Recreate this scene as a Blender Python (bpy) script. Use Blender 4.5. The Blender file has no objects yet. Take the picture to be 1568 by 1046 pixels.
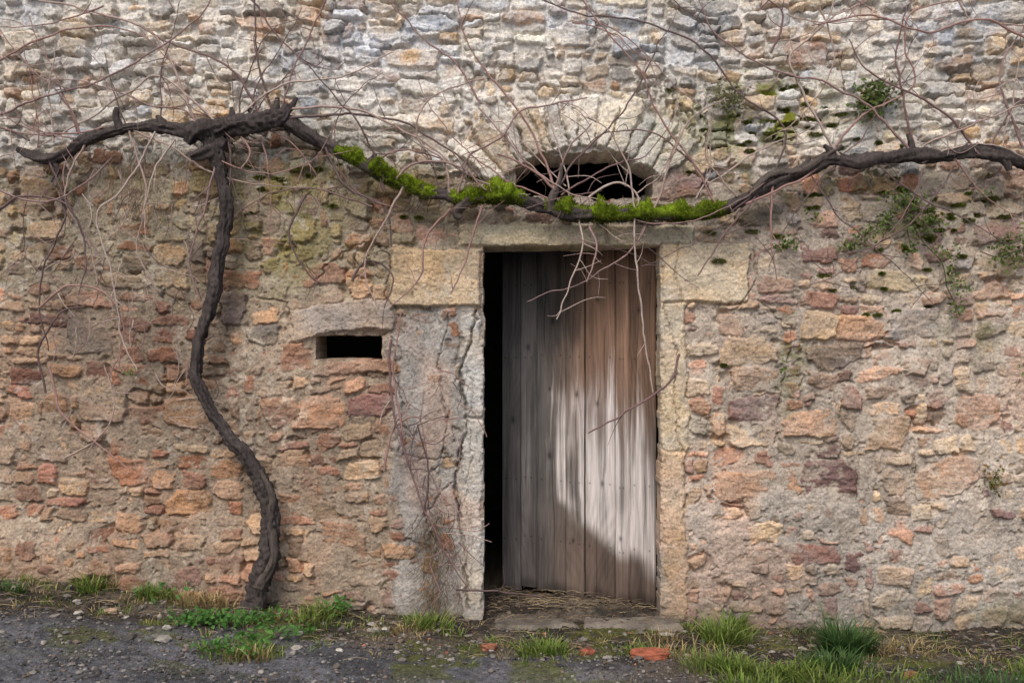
import bpy, math, numpy as np
rng=np.random.default_rng(11)
S=300.0
def P(x,y): return ((x-784)/S,(523-y)/S+1.4)
def lin(c):
    c=np.asarray(c,dtype=np.float64)/255.0
    return np.where(c<=0.04045,c/12.92,((c+0.055)/1.055)**2.4)
T=rng.random((512,512))*2-1
def vn(x,y,seed=0):
    x=np.asarray(x,dtype=np.float64)+seed*17.31; y=np.asarray(y,dtype=np.float64)+seed*41.77
    ix=np.floor(x).astype(np.int64); iy=np.floor(y).astype(np.int64)
    fx=x-ix; fy=y-iy
    fx=fx*fx*fx*(fx*(fx*6-15)+10); fy=fy*fy*fy*(fy*(fy*6-15)+10)
    a=T[iy&511,ix&511]; b=T[iy&511,(ix+1)&511]; c=T[(iy+1)&511,ix&511]; d=T[(iy+1)&511,(ix+1)&511]
    return (a*(1-fx)+b*fx)*(1-fy)+(c*(1-fx)+d*fx)*fy
def fbm(x,y,seed=0,o=4,g=0.5):
    s=0;a=1;t=0
    for i in range(o):
        s=s+a*vn(x*2**i,y*2**i,seed+i*3); t+=a; a*=g
    return s/t*1.4
def ss(a,b,x):
    t=np.clip((x-a)/(b-a),0,1); return t*t*(3-2*t)
# ------------------------------------------------------------ materials
def mat_vcol(name,rough=0.9,n1=60,n2=260,amp=0.35,bump=0.3,bdist=0.004,stretch=(1,1,1),spec=0.25,trans=0.0):
    m=bpy.data.materials.new(name); m.use_nodes=True
    nt=m.node_tree; N=nt.nodes; L=nt.links
    bs=N['Principled BSDF']; bs.inputs['Roughness'].default_value=rough
    bs.inputs['Specular IOR Level'].default_value=spec
    at=N.new('ShaderNodeAttribute'); at.attribute_name='Col'
    tc=N.new('ShaderNodeTexCoord'); mp=N.new('ShaderNodeMapping'); mp.inputs['Scale'].default_value=stretch
    L.new(tc.outputs['Object'],mp.inputs['Vector'])
    a=N.new('ShaderNodeTexNoise'); a.inputs['Scale'].default_value=n1; a.inputs['Detail'].default_value=4; a.inputs['Roughness'].default_value=0.7
    L.new(mp.outputs['Vector'],a.inputs['Vector'])
    mr=N.new('ShaderNodeMapRange'); mr.inputs['From Min'].default_value=0.3; mr.inputs['From Max'].default_value=0.7
    mr.inputs['To Min'].default_value=1-amp; mr.inputs['To Max'].default_value=1+amp
    L.new(a.outputs['Fac'],mr.inputs['Value'])
    mx=N.new('ShaderNodeVectorMath'); mx.operation='SCALE'
    L.new(at.outputs['Color'],mx.inputs[0]); L.new(mr.outputs['Result'],mx.inputs['Scale'])
    L.new(mx.outputs[0],bs.inputs['Base Color'])
    if bump>0:
        bp=N.new('ShaderNodeBump'); bp.inputs['Strength'].default_value=bump; bp.inputs['Distance'].default_value=bdist
        L.new(a.outputs['Fac'],bp.inputs['Height']); L.new(bp.outputs['Normal'],bs.inputs['Normal'])
    if trans>0:
        tr=N.new('ShaderNodeBsdfTranslucent'); L.new(mx.outputs[0],tr.inputs['Color'])
        ms=N.new('ShaderNodeMixShader'); ms.inputs[0].default_value=trans
        L.new(bs.outputs[0],ms.inputs[1]); L.new(tr.outputs[0],ms.inputs[2]); L.new(ms.outputs[0],N['Material Output'].inputs['Surface'])
    return m
M_wall=mat_vcol('rubble_stone',0.93,85,230,0.34,0.8,0.007)
M_rev=mat_vcol('reveal_stone',0.93,40,150,0.35,0.7,0.008)
M_ground=mat_vcol('asphalt_and_dirt',0.85,130,330,0.55,0.9,0.006)
M_bark=mat_vcol('vine_bark',0.85,75,220,0.5,1.0,0.007,(1,1,0.22))
M_cane=mat_vcol('vine_cane',0.6,80,300,0.3,0.3,0.002,spec=0.4)
M_moss=mat_vcol('moss',0.9,60,200,0.3,0.2,0.002,trans=0.2)
M_leaf=mat_vcol('leaves',0.6,40,150,0.2,0.0,0.002,trans=0.3)
M_wood=mat_vcol('weathered_wood',0.75,140,170,0.20,0.35,0.0015,(1,1,0.045))
M_peb=mat_vcol('pebble_stone',0.85,80,300,0.3,0.5,0.003)
M_dark=mat_vcol('interior_plaster',0.95,8,40,0.3,0.3,0.01)
# ------------------------------------------------------------ mesh builder
def build(name,V,quads=None,tris=None,col=None,mat=None,smooth=True,parent=None):
    me=bpy.data.meshes.new(name); V=np.asarray(V,dtype=np.float32)
    li=[];ls=[];off=0
    if quads is not None and len(quads):
        q=np.asarray(quads,dtype=np.int32); li.append(q.ravel()); ls.append(np.arange(len(q))*4); off=len(q)*4
    if tris is not None and len(tris):
        t=np.asarray(tris,dtype=np.int32); li.append(t.ravel()); ls.append(off+np.arange(len(t))*3)
    li=np.concatenate(li).astype(np.int32); ls=np.concatenate(ls).astype(np.int32)
    me.vertices.add(len(V)); me.loops.add(len(li)); me.polygons.add(len(ls))
    me.vertices.foreach_set('co',V.ravel()); me.loops.foreach_set('vertex_index',li); me.polygons.foreach_set('loop_start',ls)
    me.polygons.foreach_set('use_smooth',np.full(len(ls),smooth,dtype=bool))
    me.update(calc_edges=True); me.validate()
    if col is not None:
        a=me.attributes.new('Col','FLOAT_COLOR','POINT')
        c=np.ones((len(V),4),dtype=np.float32); c[:,:3]=np.clip(col,0.002,0.95); a.data.foreach_set('color',c.ravel())
    ob=bpy.data.objects.new(name,me); bpy.context.collection.objects.link(ob)
    if mat: me.materials.append(mat)
    if parent: ob.parent=parent
    return ob
def empty(name):
    e=bpy.data.objects.new(name,None); e.empty_display_size=0.1; bpy.context.collection.objects.link(e); return e
class MB:
    def __init__(s): s.V=[];s.Q=[];s.T=[];s.C=[];s.n=0
    def add(s,V,Q=None,T=None,C=None):
        V=np.asarray(V,dtype=np.float64)
        if Q is not None and len(Q): s.Q.append(np.asarray(Q)+s.n)
        if T is not None and len(T): s.T.append(np.asarray(T)+s.n)
        C=np.asarray(C,dtype=np.float64)
        if C.ndim==1: C=np.tile(C,(len(V),1))
        s.V.append(V); s.C.append(C); s.n+=len(V)
    def make(s,name,mat,smooth=True,parent=None):
        return build(name,np.concatenate(s.V),np.concatenate(s.Q) if s.Q else None,np.concatenate(s.T) if s.T else None,np.concatenate(s.C),mat,smooth,parent)
# ------------------------------------------------------------ WALL
st=0.0042
xs=np.concatenate([np.arange(-5,-2.76,0.03),np.arange(-2.76,2.76,st),np.arange(2.76,5.01,0.03)])
zs=np.concatenate([np.arange(-0.4,-0.2,0.02),np.arange(-0.2,3.22,st),np.arange(3.22,4.6,0.03)])
nx,nz=len(xs),len(zs)
X,Z=np.meshgrid(xs,zs)
PX=X*S+784; PY=523-(Z-1.4)*S
def box(x0,y0,x1,y1,s=10,wob=12,seed=50):
    w=wob*fbm(X*7,Z*7,seed,3)
    return ss(-s,s,PX-x0+w)*ss(-s,s,x1-PX+w)*ss(-s,s,PY-y0+w)*ss(-s,s,y1-PY+w)
def ell(cx,cy,rx,ry): return np.exp(-((PX-cx)/rx)**2-((PY-cy)/ry)**2)
TOP=[(214,205,191),(202,195,184),(228,220,206),(178,174,170),(216,192,160),(196,164,140),(232,227,217),(160,154,148),(210,186,156),(194,196,200),(218,208,194),(208,200,189),(182,168,152),(208,174,134)]
MIDL=[(172,150,120),(164,152,128),(176,160,126),(152,134,114),(186,158,128),(136,121,107),(172,130,106),(162,143,121)]
LOWL=[(184,144,116),(174,143,119),(164,124,104),(194,156,124),(156,134,117),(178,154,128),(142,106,95),(163,142,123),(188,160,131),(168,120,99),(192,169,143)]
RIGHT=[(198,167,145),(190,152,132),(184,168,147),(204,180,152),(166,136,124),(162,148,135),(192,144,120),(146,118,112),(192,173,150),(210,186,159),(178,166,156)]
stones=[]
def zone(px,py):
    r=rng.normal()*22
    if py+r<262: return 'T'
    if px+r*2<745: return 'M' if py+r<455 else 'L'
    return 'R'
def pickcol(z):
    pal={'T':TOP,'M':MIDL,'L':LOWL,'R':RIGHT}[z]
    c=np.array(pal[rng.integers(len(pal))],float); c2=np.array(pal[rng.integers(len(pal))],float)
    c=c*0.78+c2*0.22; c*=rng.normal(1.0,0.08)
    return lin(np.clip(c,40,240))
U=0.02
gx0,gz0=-5.1,-0.5; GW=int(10.2/U); GH=int(5.2/U)
occ=np.zeros((GH,GW),bool)
def reserve(x0,y0,x1,y1):
    a,b=P(x0,y1); c,d=P(x1,y0)
    occ[int(round((b-gz0)/U)):int(round((d-gz0)/U)), int(round((a-gx0)/U)):int(round((c-gx0)/U))]=True
def special(x0,y0,x1,y1,col,H=0.0,rad=0.012,rot=0.0,relief=0.02,res=True,gap=0.004,ty=1):
    a,b=P(x0,y1); c,d=P(x1,y0)
    stones.append([(a+c)/2,(b+d)/2,(c-a)/2-gap,(d-b)/2-gap,rot,rad,H,relief,lin(col),ty])
    if res: reserve(x0,y0,x1,y1)
reserve(740,378,1012,1000)
reserve(785,235,1000,303)
reserve(482,513,583,550)
special(703,344,928,378,(210,196,166),0.028,0.01,0.004)
special(929,345,1064,377,(204,190,162),0.022,0.012,-0.004)
special(598,381,737,470,(214,188,154),0.02,0.014,0.004)
special(1013,370,1146,464,(210,191,163),0.024,0.014)
special(1012,465,1054,690,(206,190,165),0.018,0.01,-0.004,relief=.012)
special(1012,690,1048,955,(200,177,150),0.016,0.01,0.006,relief=.012)
special(708,480,740,640,(204,197,187),0.020,0.008,0.015,relief=.02)
special(706,642,740,955,(202,195,185),0.020,0.008,-0.01,relief=.02)
special(445,466,604,511,(178,163,150),0.020,0.012,0.01)
special(478,552,612,572,(160,132,114),0.010,0.008,ty=3)
special(432,512,480,560,(172,130,106),0.006,0.01,ty=3)
special(584,512,620,552,(150,142,134),0.0,0.01,ty=3)
for a_ in [(335,430,384,478,(114,98,98),0.012),(376,480,430,510,(134,125,116),0.010),(1225,705,1312,776,(134,108,104),0.006),(1200,835,1282,868,(162,124,113),0.003),(1360,470,1445,520,(170,161,155),0.008),(1225,476,1280,522,(202,178,150),0.008),(1282,482,1352,522,(202,166,139),0.009),(1232,526,1320,566,(148,134,123),0.004),(1196,626,1285,668,(204,170,145),0.007),(1090,722,1225,770,(196,158,130),0.002),(1112,218,1160,252,(208,184,165),0.010),(1282,265,1330,290,(176,128,106),0.014),(1334,264,1408,294,(184,134,108),0.014),(530,600,600,640,(150,114,106),0.004),(250,740,325,785,(196,157,123),0.008),(165,690,228,740,(180,128,98),0.008),(445,598,530,650,(188,148,122),0.004),(1013,215,1042,250,(226,217,196),0.014),(1250,18,1302,50,(234,229,219),0.012),(40,336,98,366,(186,162,137),0.010),(1010,250,1075,302,(154,126,118),0.01),(1205,60,1265,98,(192,160,142),0.01),(1100,515,1190,560,(196,173,148),0.008),(1320,640,1400,690,(182,160,139),0.006),(1460,610,1530,668,(186,152,130),0.01),(1330,410,1420,445,(196,180,153),0.01),(840,40,900,75,(212,206,198),0.01),(620,22,700,50,(190,193,198),0.008),(1130,300,1200,345,(154,142,126),0.006),(30,280,85,330,(172,146,120),.006),(250,590,330,640,(178,146,120),.004),(395,590,470,640,(172,139,118),.003),(100,470,170,540,(152,137,123),.002),(480,790,560,850,(176,141,117),.004),(1120,560,1190,600,(194,168,146),.005),(1400,700,1500,760,(184,153,131),.004)]:
    special(a_[0],a_[1],a_[2],a_[3],a_[4],a_[5],.014,rng.normal()*.04,ty=3)
acx,acz=P(890,399)
a=-50
while a<50:
    da=rng.uniform(5.2,9.2); am=math.radians(a+da/2)
    r0=0.575; r1=rng.uniform(0.79,0.88) if abs(a)<36 else rng.uniform(.82,.93)
    rm=(r0+r1)/2
    c=np.array([(222,213,198),(204,196,185),(230,219,199),(208,189,164),(182,178,172)][rng.integers(5)],float)*rng.normal(1,.06)
    stones.append([acx+rm*math.sin(am),acz+rm*math.cos(am),rm*math.radians(da)/2-0.004,(r1-r0)/2,-am+rng.normal()*0.035,0.008,rng.uniform(0.004,0.032),0.045,lin(np.clip(c,0,240)),2])
    a+=da
for j in range(GH):
    for i in range(GW):
        x=gx0+(i+.5)*U; z=gz0+(j+.5)*U
        dx=x-acx; dz=z-acz; r=math.hypot(dx,dz)
        if dz>0 and r<0.85 and r>0.4 and abs(math.atan2(dx,dz))<math.radians(51): occ[j,i]=True
for j in range(GH):
    i=0
    while i<GW:
        if occ[j,i]: i+=1; continue
        run=1
        while i+run<GW and not occ[j,i+run] and run<30: run+=1
        x=gx0+i*U; z=gz0+j*U; px=x*S+784; py=523-(z-1.4)*S
        zn=zone(px,py)
        if zn=='T': h=rng.choice([2,3,4,5],p=[.36,.36,.21,.07]); w=int(np.clip(h*rng.lognormal(0.80,0.42),3,14))
        elif zn=='R': h=rng.choice([2,3,4,5,6,7],p=[.08,.22,.24,.21,.16,.09]); w=int(np.clip(h*rng.lognormal(0.60,0.42),3,15))
        else: h=rng.choice([2,3,4,5,6],p=[.10,.27,.28,.22,.13]); w=int(np.clip(h*rng.lognormal(0.60,0.42),3,15))
        if w>run: w=run
        if 0<run-w<4: w=run if run<=12 else run//2
        w=max(1,w)
        hh=1
        while hh<h and j+hh<GH and not occ[j+hh,i:i+w].any(): hh+=1
        occ[j:j+hh,i:i+w]=True
        if w>=2 or hh>=2:
            gap={'T':.0035,'M':.005,'L':.005,'R':.006}[zn]
            cx=x+w*U/2+rng.normal()*.005; cz=z+hh*U/2+rng.normal()*.005
            H={'T':rng.normal(0.006,0.011),'M':rng.normal(0.003,0.008),'L':rng.normal(0.001,0.0078),'R':rng.normal(0.0015,0.0080)}[zn]
            rel={'T':.038,'M':.028,'L':.026,'R':.026}[zn]
            hw=w*U/2-gap*rng.uniform(.5,1.9); hv=hh*U/2-gap*rng.uniform(.5,1.7)
            stones.append([cx,cz,hw,hv,rng.normal()*(.06 if w>hh else .12),min(hw,hv)*rng.uniform(.12,.5),H,rel,pickcol(zn),0])
        i+=w
print('stones',len(stones))
spm=np.clip(box(598,381,737,470,6,0)+box(1013,370,1146,464,6,0)+box(703,344,1064,378,6,0),0,1)
wa=1-0.6*spm
WX=X+wa*(0.011*vn(X*14,Z*18,1)+0.0065*vn(X*38,Z*42,2)+0.0038*vn(X*95,Z*95,3))+0.012*vn(X*3,Z*3,4)*(1-spm)
WZ=Z+wa*(0.009*vn(X*12,Z*18,5)+0.006*vn(X*38,Z*42,6)+0.0038*vn(X*95,Z*95,7))
lowz=(1-spm)*ss(60,120,np.abs(PX-876)-90)
WZ=WZ+0.062*fbm(X*0.9,Z*0.7,8,2)*lowz
d1=np.full(X.shape,1.0); d2=np.full(X.shape,1.0); idx=np.zeros(X.shape,np.int32)
LU=np.zeros(X.shape); LV=np.zeros(X.shape)
for k,s in enumerate(stones):
    ex=abs(s[2]*math.cos(s[4]))+abs(s[3]*math.sin(s[4]))+0.075; ez=abs(s[2]*math.sin(s[4]))+abs(s[3]*math.cos(s[4]))+0.075
    i0,i1=np.searchsorted(xs,[s[0]-ex,s[0]+ex]); j0,j1=np.searchsorted(zs,[s[1]-ez,s[1]+ez])
    if i1<=i0 or j1<=j0: continue
    sl=(slice(j0,j1),slice(i0,i1))
    dx=WX[sl]-s[0]; dz=WZ[sl]-s[1]; c,sn=math.cos(s[4]),math.sin(s[4])
    u=dx*c+dz*sn; v=-dx*sn+dz*c
    kk=rng.normal()*.12; k2=rng.normal()*.09
    if s[9] in (1,2): kk*=0.2;k2*=0.2
    uu=u*(1+kk*v/s[3]*0.8); vv=v*(1+k2*u/s[2]*0.8)
    r=s[5]; qx=np.abs(uu)-s[2]+r; qz=np.abs(vv)-s[3]+r
    sd=np.hypot(np.maximum(qx,0),np.maximum(qz,0))+np.minimum(np.maximum(qx,qz),0)-r
    if s[9] in (0,3):
        for su in (-1,1):
            for sv in (-1,1):
                if rng.random()<.6:
                    th=rng.uniform(.30,1.30); cu,cv=su*math.cos(th),sv*math.sin(th)
                    d_=(s[2]*abs(cu)+s[3]*abs(cv))-min(s[2],s[3])*rng.uniform(.12,.75)
                    sd=np.maximum(sd,uu*cu+vv*cv-d_)
    a1=d1[sl]; a2=d2[sl]; m=sd<a1
    d2[sl]=np.where(m,a1,np.minimum(a2,sd)); d1[sl]=np.where(m,sd,a1)
    idx[sl]=np.where(m,k,idx[sl]); LU[sl]=np.where(m,u,LU[sl]); LV[sl]=np.where(m,v,LV[sl])
n=len(stones)
sH=np.array([s[6] for s in stones]); sR=np.array([s[7] for s in stones]); sC=np.array([s[8] for s in stones]); sT=np.array([s[9] for s in stones])
sT=np.where(sT==3,0,sT)
tu=rng.normal(size=n)*.09; tv=rng.normal(size=n)*.12; tu[sT>0]*=.15; tv[sT>0]*=.15; rnd=rng.random(n)
tt=np.minimum(-d1,(d2-d1)/2-0.001)
f=np.clip(tt/0.010,-2,1); prof=np.where(f>0,1-(1-f)**2.4,f*1.0)
H=sH[idx]; RL=sR[idx]
sn1=fbm(X*14+rnd[idx]*60,Z*22+rnd[idx]*90,20,4,.6)
fac=np.abs(vn(X*11+rnd[idx]*70,Z*17+rnd[idx]*30,23))
ridg=np.abs(vn(X*8+rnd[idx]*50,Z*75+LV*10+3*vn(X*6,Z*6,24),21))
sz_=np.minimum(1,np.array([min(s[2],s[3]) for s in stones])/.03)[idx]
stone_h=H+RL*(prof-1)*.8+np.clip(tu[idx]*LU+tv[idx]*LV,-.010,.010)+0.0050*sn1-0.008*fac*sz_*(sT[idx]==0)+0.0025*ridg*(sT[idx]==0)+0.0025*fbm(X*60,Z*70,22,3,.7)
topm=ss(285,225,PY+20*fbm(X*2,Z*2,30,3))
left=ss(790,690,PX)
m0=-0.020*topm+(1-topm)*(-0.0080)
m_noise=fbm(X*3.2,Z*3.2,31,4,.55); m_f=fbm(X*18,Z*22,32,4,.6)
rb=box(604,468,745,945,14,16,51)
render=np.clip(rb*0.95+box(1040,780,1568,975,50,60,52)*.45,0,1)
render2=ell(480,440,70,30)*.5+ell(100,820,110,35)*.4+ell(930,325,140,14)*.5+ell(1250,640,60,60)*.2
mort_h=m0+(0.012+0.004*topm)*m_noise+0.0050*m_f*(1-.5*rb)+0.018*render+0.010*render2+0.0024*fbm(X*80,Z*80,33,3,.7)*(1-.4*rb)-rb*.014*ss(.28,.36,fbm(X*8,Z*5,37,4,.6))
mort_h=np.minimum(mort_h,np.where(sT[idx]==1,0.006,1))
hol=ss(0.45,0.72,fbm(X*5,Z*7,34,3))
mort_h=mort_h-0.030*hol*(1-.7*render)
pit=ss(.52,.8,fbm(X*26,Z*26,35,3))
mort_h-=.012*pit*(1-.7*rb)
k=0.0025
hm=np.clip(0.5+0.5*(stone_h-mort_h)/k,0,1)
h=mort_h*(1-hm)+stone_h*hm+k*hm*(1-hm)
smask=ss(-0.0015,0.0025,stone_h-mort_h+0.001*m_f)
def polyd(pts):
    d=np.full(X.shape,9.0)
    for (xa,ya),(xb,yb) in zip(pts[:-1],pts[1:]):
        ax,az=P(xa,ya);bx,bz=P(xb,yb); vx,vz=bx-ax,bz-az
        t=np.clip(((WX-ax)*vx+(WZ-az)*vz)/(vx*vx+vz*vz),0,1)
        d=np.minimum(d,np.hypot(WX-ax-t*vx,WZ-az-t*vz))
    return d
cr=polyd([(732,478),(722,520),(708,560),(706,590),(714,640),(706,690),(696,740),(704,800),(712,850),(716,930)])
h-=0.045*np.exp(-(cr/0.0065)**2)
cr2=polyd([(716,560),(726,600),(716,640),(722,700),(712,760),(724,820),(722,900)])
h-=0.012*np.exp(-(cr2/0.0035)**2)
for c_ in [[(690,480),(672,560),(684,640),(668,720)],[(575,380),(598,400),(590,460),(612,480)],[(928,345),(934,378)],[(1150,380),(1160,430),(1130,470)],[(600,520),(612,600),(620,700)],[(395,440),(440,450),(450,500)],[(480,430),(520,395),(560,380)],[(1020,470),(1040,540),(1030,620),(1046,700)],[(1040,370),(1034,420),(1046,464)],[(640,700),(690,700)],[(690,740),(650,790),(676,850)],[(1160,460),(1210,500),(1200,570),(1190,640)],[(700,345),(690,320),(720,300)]]:
    h-=0.018*np.exp(-(polyd(c_)/0.004)**2)
h+=0.022*fbm(X*.9,Z*.9,40,2)
h+=0.045*ss(560,300,PX)*ss(770,850,PY+15*fbm(X*2,Z*2,41,2))
h+=0.03*ss(640,790,PY)*ss(900,1150,PX)*0.6
h+=0.02*topm*0.6
h+=-0.02*ell(700,215,70,18)
# --- colour
c=sC[idx].copy()
mott=fbm(X*12+rnd[idx]*40,Z*18,60,5,.65)
c*=(1+0.26*mott)[...,None]
wz=fbm(X*5+rnd[idx]*9,Z*8,61,3)
warm=np.array([1.06,1.0,.91]); cool=np.array([.95,1.0,1.06])
c*=np.where(wz[...,None]>0,1+(warm-1)*np.clip(wz*1.6,0,1)[...,None],1+(cool-1)*np.clip(-wz*1.6,0,1)[...,None])
mt=lin((212,206,197)); ml=lin((162,150,130)); mL=lin((162,145,127)); mr_=lin((184,171,157)); mg=lin((176,170,163))
midm=ss(500,420,PY)
mc=(topm[...,None]*mt+(1-topm[...,None])*(left[...,None]*(midm[...,None]*ml+(1-midm[...,None])*mL)+(1-left[...,None])*mr_))
rr=np.clip(render*1.1,0,1)[...,None]; mc=mc*(1-rr)+mg*rr
mc=mc*(1+0.22*m_f+0.14*m_noise+0.18*fbm(X*45,Z*45,62,3,.7))[...,None]
smear=ss(-.1,.6,fbm(X*6,Z*7,63,4,.6)+.3*m_f)*.65
c=c*(1-smear[...,None]*.65)+mc*smear[...,None]*.65
sm=smask[...,None]; C=mc*(1-sm)+c*sm
def tint(mask,col,amt):
    global C
    L_=C.mean(-1,keepdims=True); tcol=lin(col); tcol=tcol/tcol.mean()
    m=np.clip(mask*amt,0,1)[...,None]; C=C*(1-m)+(L_*tcol)*m
def paint(mask,col):
    global C
    m=np.clip(mask,0,1)[...,None]; C=C*(1-m)+lin(col)*m
bn=fbm(X*2.2,Z*2.6,70,4,.6); bn2=fbm(X*10,Z*12,71,4,.6); bn3=fbm(X*24,Z*28,74,4,.65)
blue=ss(190,60,PY)*(ss(-.1,.6,bn+0.9*(ell(560,40,150,80)+ell(1030,60,170,80)+ell(1480,90,110,90)-.35)+.5*bn2))
tint(blue,(146,157,174),.45)
lime=topm*ss(-.15,.45,bn3+.5*bn2+.4*bn)*.45
paint(lime,(230,226,218))
mosst=ss(0.1,.5,bn2+.5*bn+.2)
paint(mosst*(ell(1180,165,75,45)*1.0+ell(1130,200,140,70)*.45),(122,126,44))
paint(mosst*(ell(430,360,90,80)*.65+ell(520,270,200,40)*.4+ell(220,265,160,40)*.3),(142,135,72))
paint(mosst*(ell(1500,500,60,40)*.5+ell(1210,560,22,80)*.6+ell(1330,330,200,60)*.4+ell(1545,940,60,30)*.5+ell(1250,270,160,30)*.4),(122,124,74))
paint(ss(.35,.7,fbm(X*22,Z*24,72,4,.6))*.35*ss(-.2,.3,bn),(216,212,203))
paint(ss(.25,.6,fbm(X*3.2,Z*4,77,4,.6))*(1-topm)*ss(.0,.4,bn3)*.55*ss(300,380,PY),(208,196,178))
dk=ss(.05,.6,fbm(X*1.6,Z*1.1,73,4,.6))
C*=(1-.18*dk)[...,None]
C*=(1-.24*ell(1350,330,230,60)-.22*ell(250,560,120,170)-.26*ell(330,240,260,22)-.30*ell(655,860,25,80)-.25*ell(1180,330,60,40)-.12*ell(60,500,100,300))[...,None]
spk=ss(.5,.8,fbm(X*70,Z*70,76,2,.7)); C*=(1-.36*spk)[...,None]
base=ss(880,960,PY+12*bn2+np.clip((600-PX)*.08,0,60))
paint(base*.5,(96,92,85))
tint(ss(.2,.6,fbm(X*3,Z*2,75,3))*(1-topm)*ss(400,600,PY),(190,140,110),.22)
C*=(1.03+.05*topm)[...,None]
def in_hole(x,y,wob=0):
    px=x*S+784; py=523-(y-1.4)*S
    w=2.5*fbm(x*9,y*9,80,3)
    door=(px>740+w)&(px<1011+w*.8)&(py>377)
    rr=np.hypot(px-890,py-399)
    arch=(rr<171+3*w)&(px>786+2*w)&(px<1000+2*w)&(py<303+2.5*w)&(py>200)
    win=(px>482+w*.8)&(px<583+w)&(py>513+w)&(py<550+w)
    return door|arch|win
cxm=(X[:-1,:-1]+X[1:,1:])/2; czm=(Z[:-1,:-1]+Z[1:,1:])/2
hole=in_hole(cxm,czm)
id_=np.arange(nx*nz).reshape(nz,nx)
q=np.stack([id_[:-1,:-1],id_[:-1,1:],id_[1:,1:],id_[1:,:-1]],-1)[~hole]
V=np.stack([X,-h,Z],-1).reshape(-1,3); CC=C.reshape(-1,3)
wall=empty('stone_wall')
used=np.zeros(nx*nz,bool); used[q.ravel()]=True; rm=np.cumsum(used)-1
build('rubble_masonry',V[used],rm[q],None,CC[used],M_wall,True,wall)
E=[]
hv=hole[:,1:]!=hole[:,:-1]; jj,ii=np.nonzero(hv); E+= list(zip(id_[jj,ii+1],id_[jj+1,ii+1]))
hh_=hole[1:,:]!=hole[:-1,:]; jj,ii=np.nonzero(hh_); E+= list(zip(id_[jj+1,ii],id_[jj+1,ii+1]))
E=np.array(E); uq,inv=np.unique(E.ravel(),return_inverse=True); inv=inv.reshape(-1,2)
bp=V[uq]; bc=CC[uq]; pxx=bp[:,0]*S+784; pyy=523-(bp[:,2]-1.4)*S
dep=np.where(pyy>377,np.where(pxx<650,0.30,0.14),0.34)
ctr=np.where((pxx<650)[:,None],[[ -0.84,0,1.37]],np.where((pyy>377)[:,None],[[.3,0,1.0]],[[.36,0,2.23]]))
LV_=[]; LC=[]
for li_,t in enumerate([0,.12,.3,.55,1.0]):
    p=bp.copy(); p[:,1]=bp[:,1]+t*dep
    dirn=ctr-p; dirn[:,1]=0; dirn/=np.linalg.norm(dirn,axis=1,keepdims=True)
    if t>0:
        p[:,:]+=dirn*(0.006*fbm(p[:,1]*12+p[:,0]*9,p[:,2]*9,90,3))[:,None]
    LV_.append(p); LC.append(bc*(1+.25*fbm(p[:,1]*20,p[:,2]*14+p[:,0]*10,91,3))[:,None])
nb=len(uq); Q=[]
for l in range(4):
    Q.append(np.stack([inv[:,0]+l*nb,inv[:,1]+l*nb,inv[:,1]+(l+1)*nb,inv[:,0]+(l+1)*nb],-1))
build('opening_reveals',np.concatenate(LV_),np.concatenate(Q),None,np.concatenate(LC),M_rev,False,wall)
x0,x1,y0,y1,z0,z1=-5,5,0.10,3.2,-0.4,4.57
rv=np.array([[x0,y0,z0],[x1,y0,z0],[x1,y1,z0],[x0,y1,z0],[x0,y0,z1],[x1,y0,z1],[x1,y1,z1],[x0,y1,z1]])
build('room_shell',rv,[[3,2,6,7],[0,3,7,4],[1,5,6,2],[4,7,6,5]],None,np.tile(lin((90,82,74)),(8,1)),M_dark,False,wall)
build('wall_coping',[[x0,-.08,z1+.02],[x1,-.08,z1+.02],[x1,y1,z1+.06],[x0,y1,z1+.06],[x0,-.08,z1-.05],[x1,-.08,z1-.05]],[[0,1,2,3],[4,5,1,0]],None,np.tile(lin((150,140,130)),(6,1)),M_wall,False,wall)
# ------------------------------------------------------------ GROUND
gxp=np.array([P(a,0)[0] for a in (-200,0,200,400,740,1100,1568,1800)]); gzp=np.array([0.24,0.195,0.10,0.03,-0.045,-0.075,-0.115,-0.12])
def G0(x,y):
    b=np.interp(x,gxp,gzp)
    inside=ss(-0.02,0.03,y)*ss(-.25,-.15,x)*ss(.86,.78,x)
    b=b+0.03*ss(-.32,-.02,y)*(1-inside)
    return b*(1-inside)
def G(x,y):
    return G0(x,y)+0.014*fbm(x*2.5,y*3.5,100,4)*(1+ss(-.4,0,y))+0.005*fbm(x*25,y*25,101,3)
gx=np.concatenate([-np.geomspace(400,3.0,30),np.arange(-2.95,2.95,.0065),np.geomspace(3.0,400,30)])
gy=np.concatenate([-np.geomspace(400,1.75,30),np.arange(-1.7,0.12,.0065),np.geomspace(.14,60,18)])
GX,GY=np.meshgrid(gx,gy)
GZ=G(GX,GY); road=ss(-.34,-.62,GY+.18*fbm(GX*2,GY*2,110,4)+.22*np.clip(GX+.3,0,3))
fine=(np.abs(GX)<3)&(GY>-1.75)
GZ+=fine*(0.006*np.abs(fbm(GX*50,GY*50,111,3,.7))*(1-.3*road)+0.003*fbm(GX*120,GY*120,112,2))
asph=lin((98,98,102)); dirt=lin((92,83,72)); soil=lin((54,49,43))
g1=fbm(GX*6,GY*8,113,4,.6); g2=fbm(GX*50,GY*50,114,3,.7); g0=fbm(GX*1.6,GY*3,116,4,.6)
GC=asph*(1+.5*g2+.30*g1)[...,None]
wet=ss(-.1,.4,g0)[...,None]; GC=GC*(1-.42*wet)
dm=(1-road)[...,None]; dd=ss(-.2,.5,g1)[...,None]; GC=GC*(1-dm)+dm*(dirt*dd+soil*(1-dd))*(1+.5*g2)[...,None]
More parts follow.
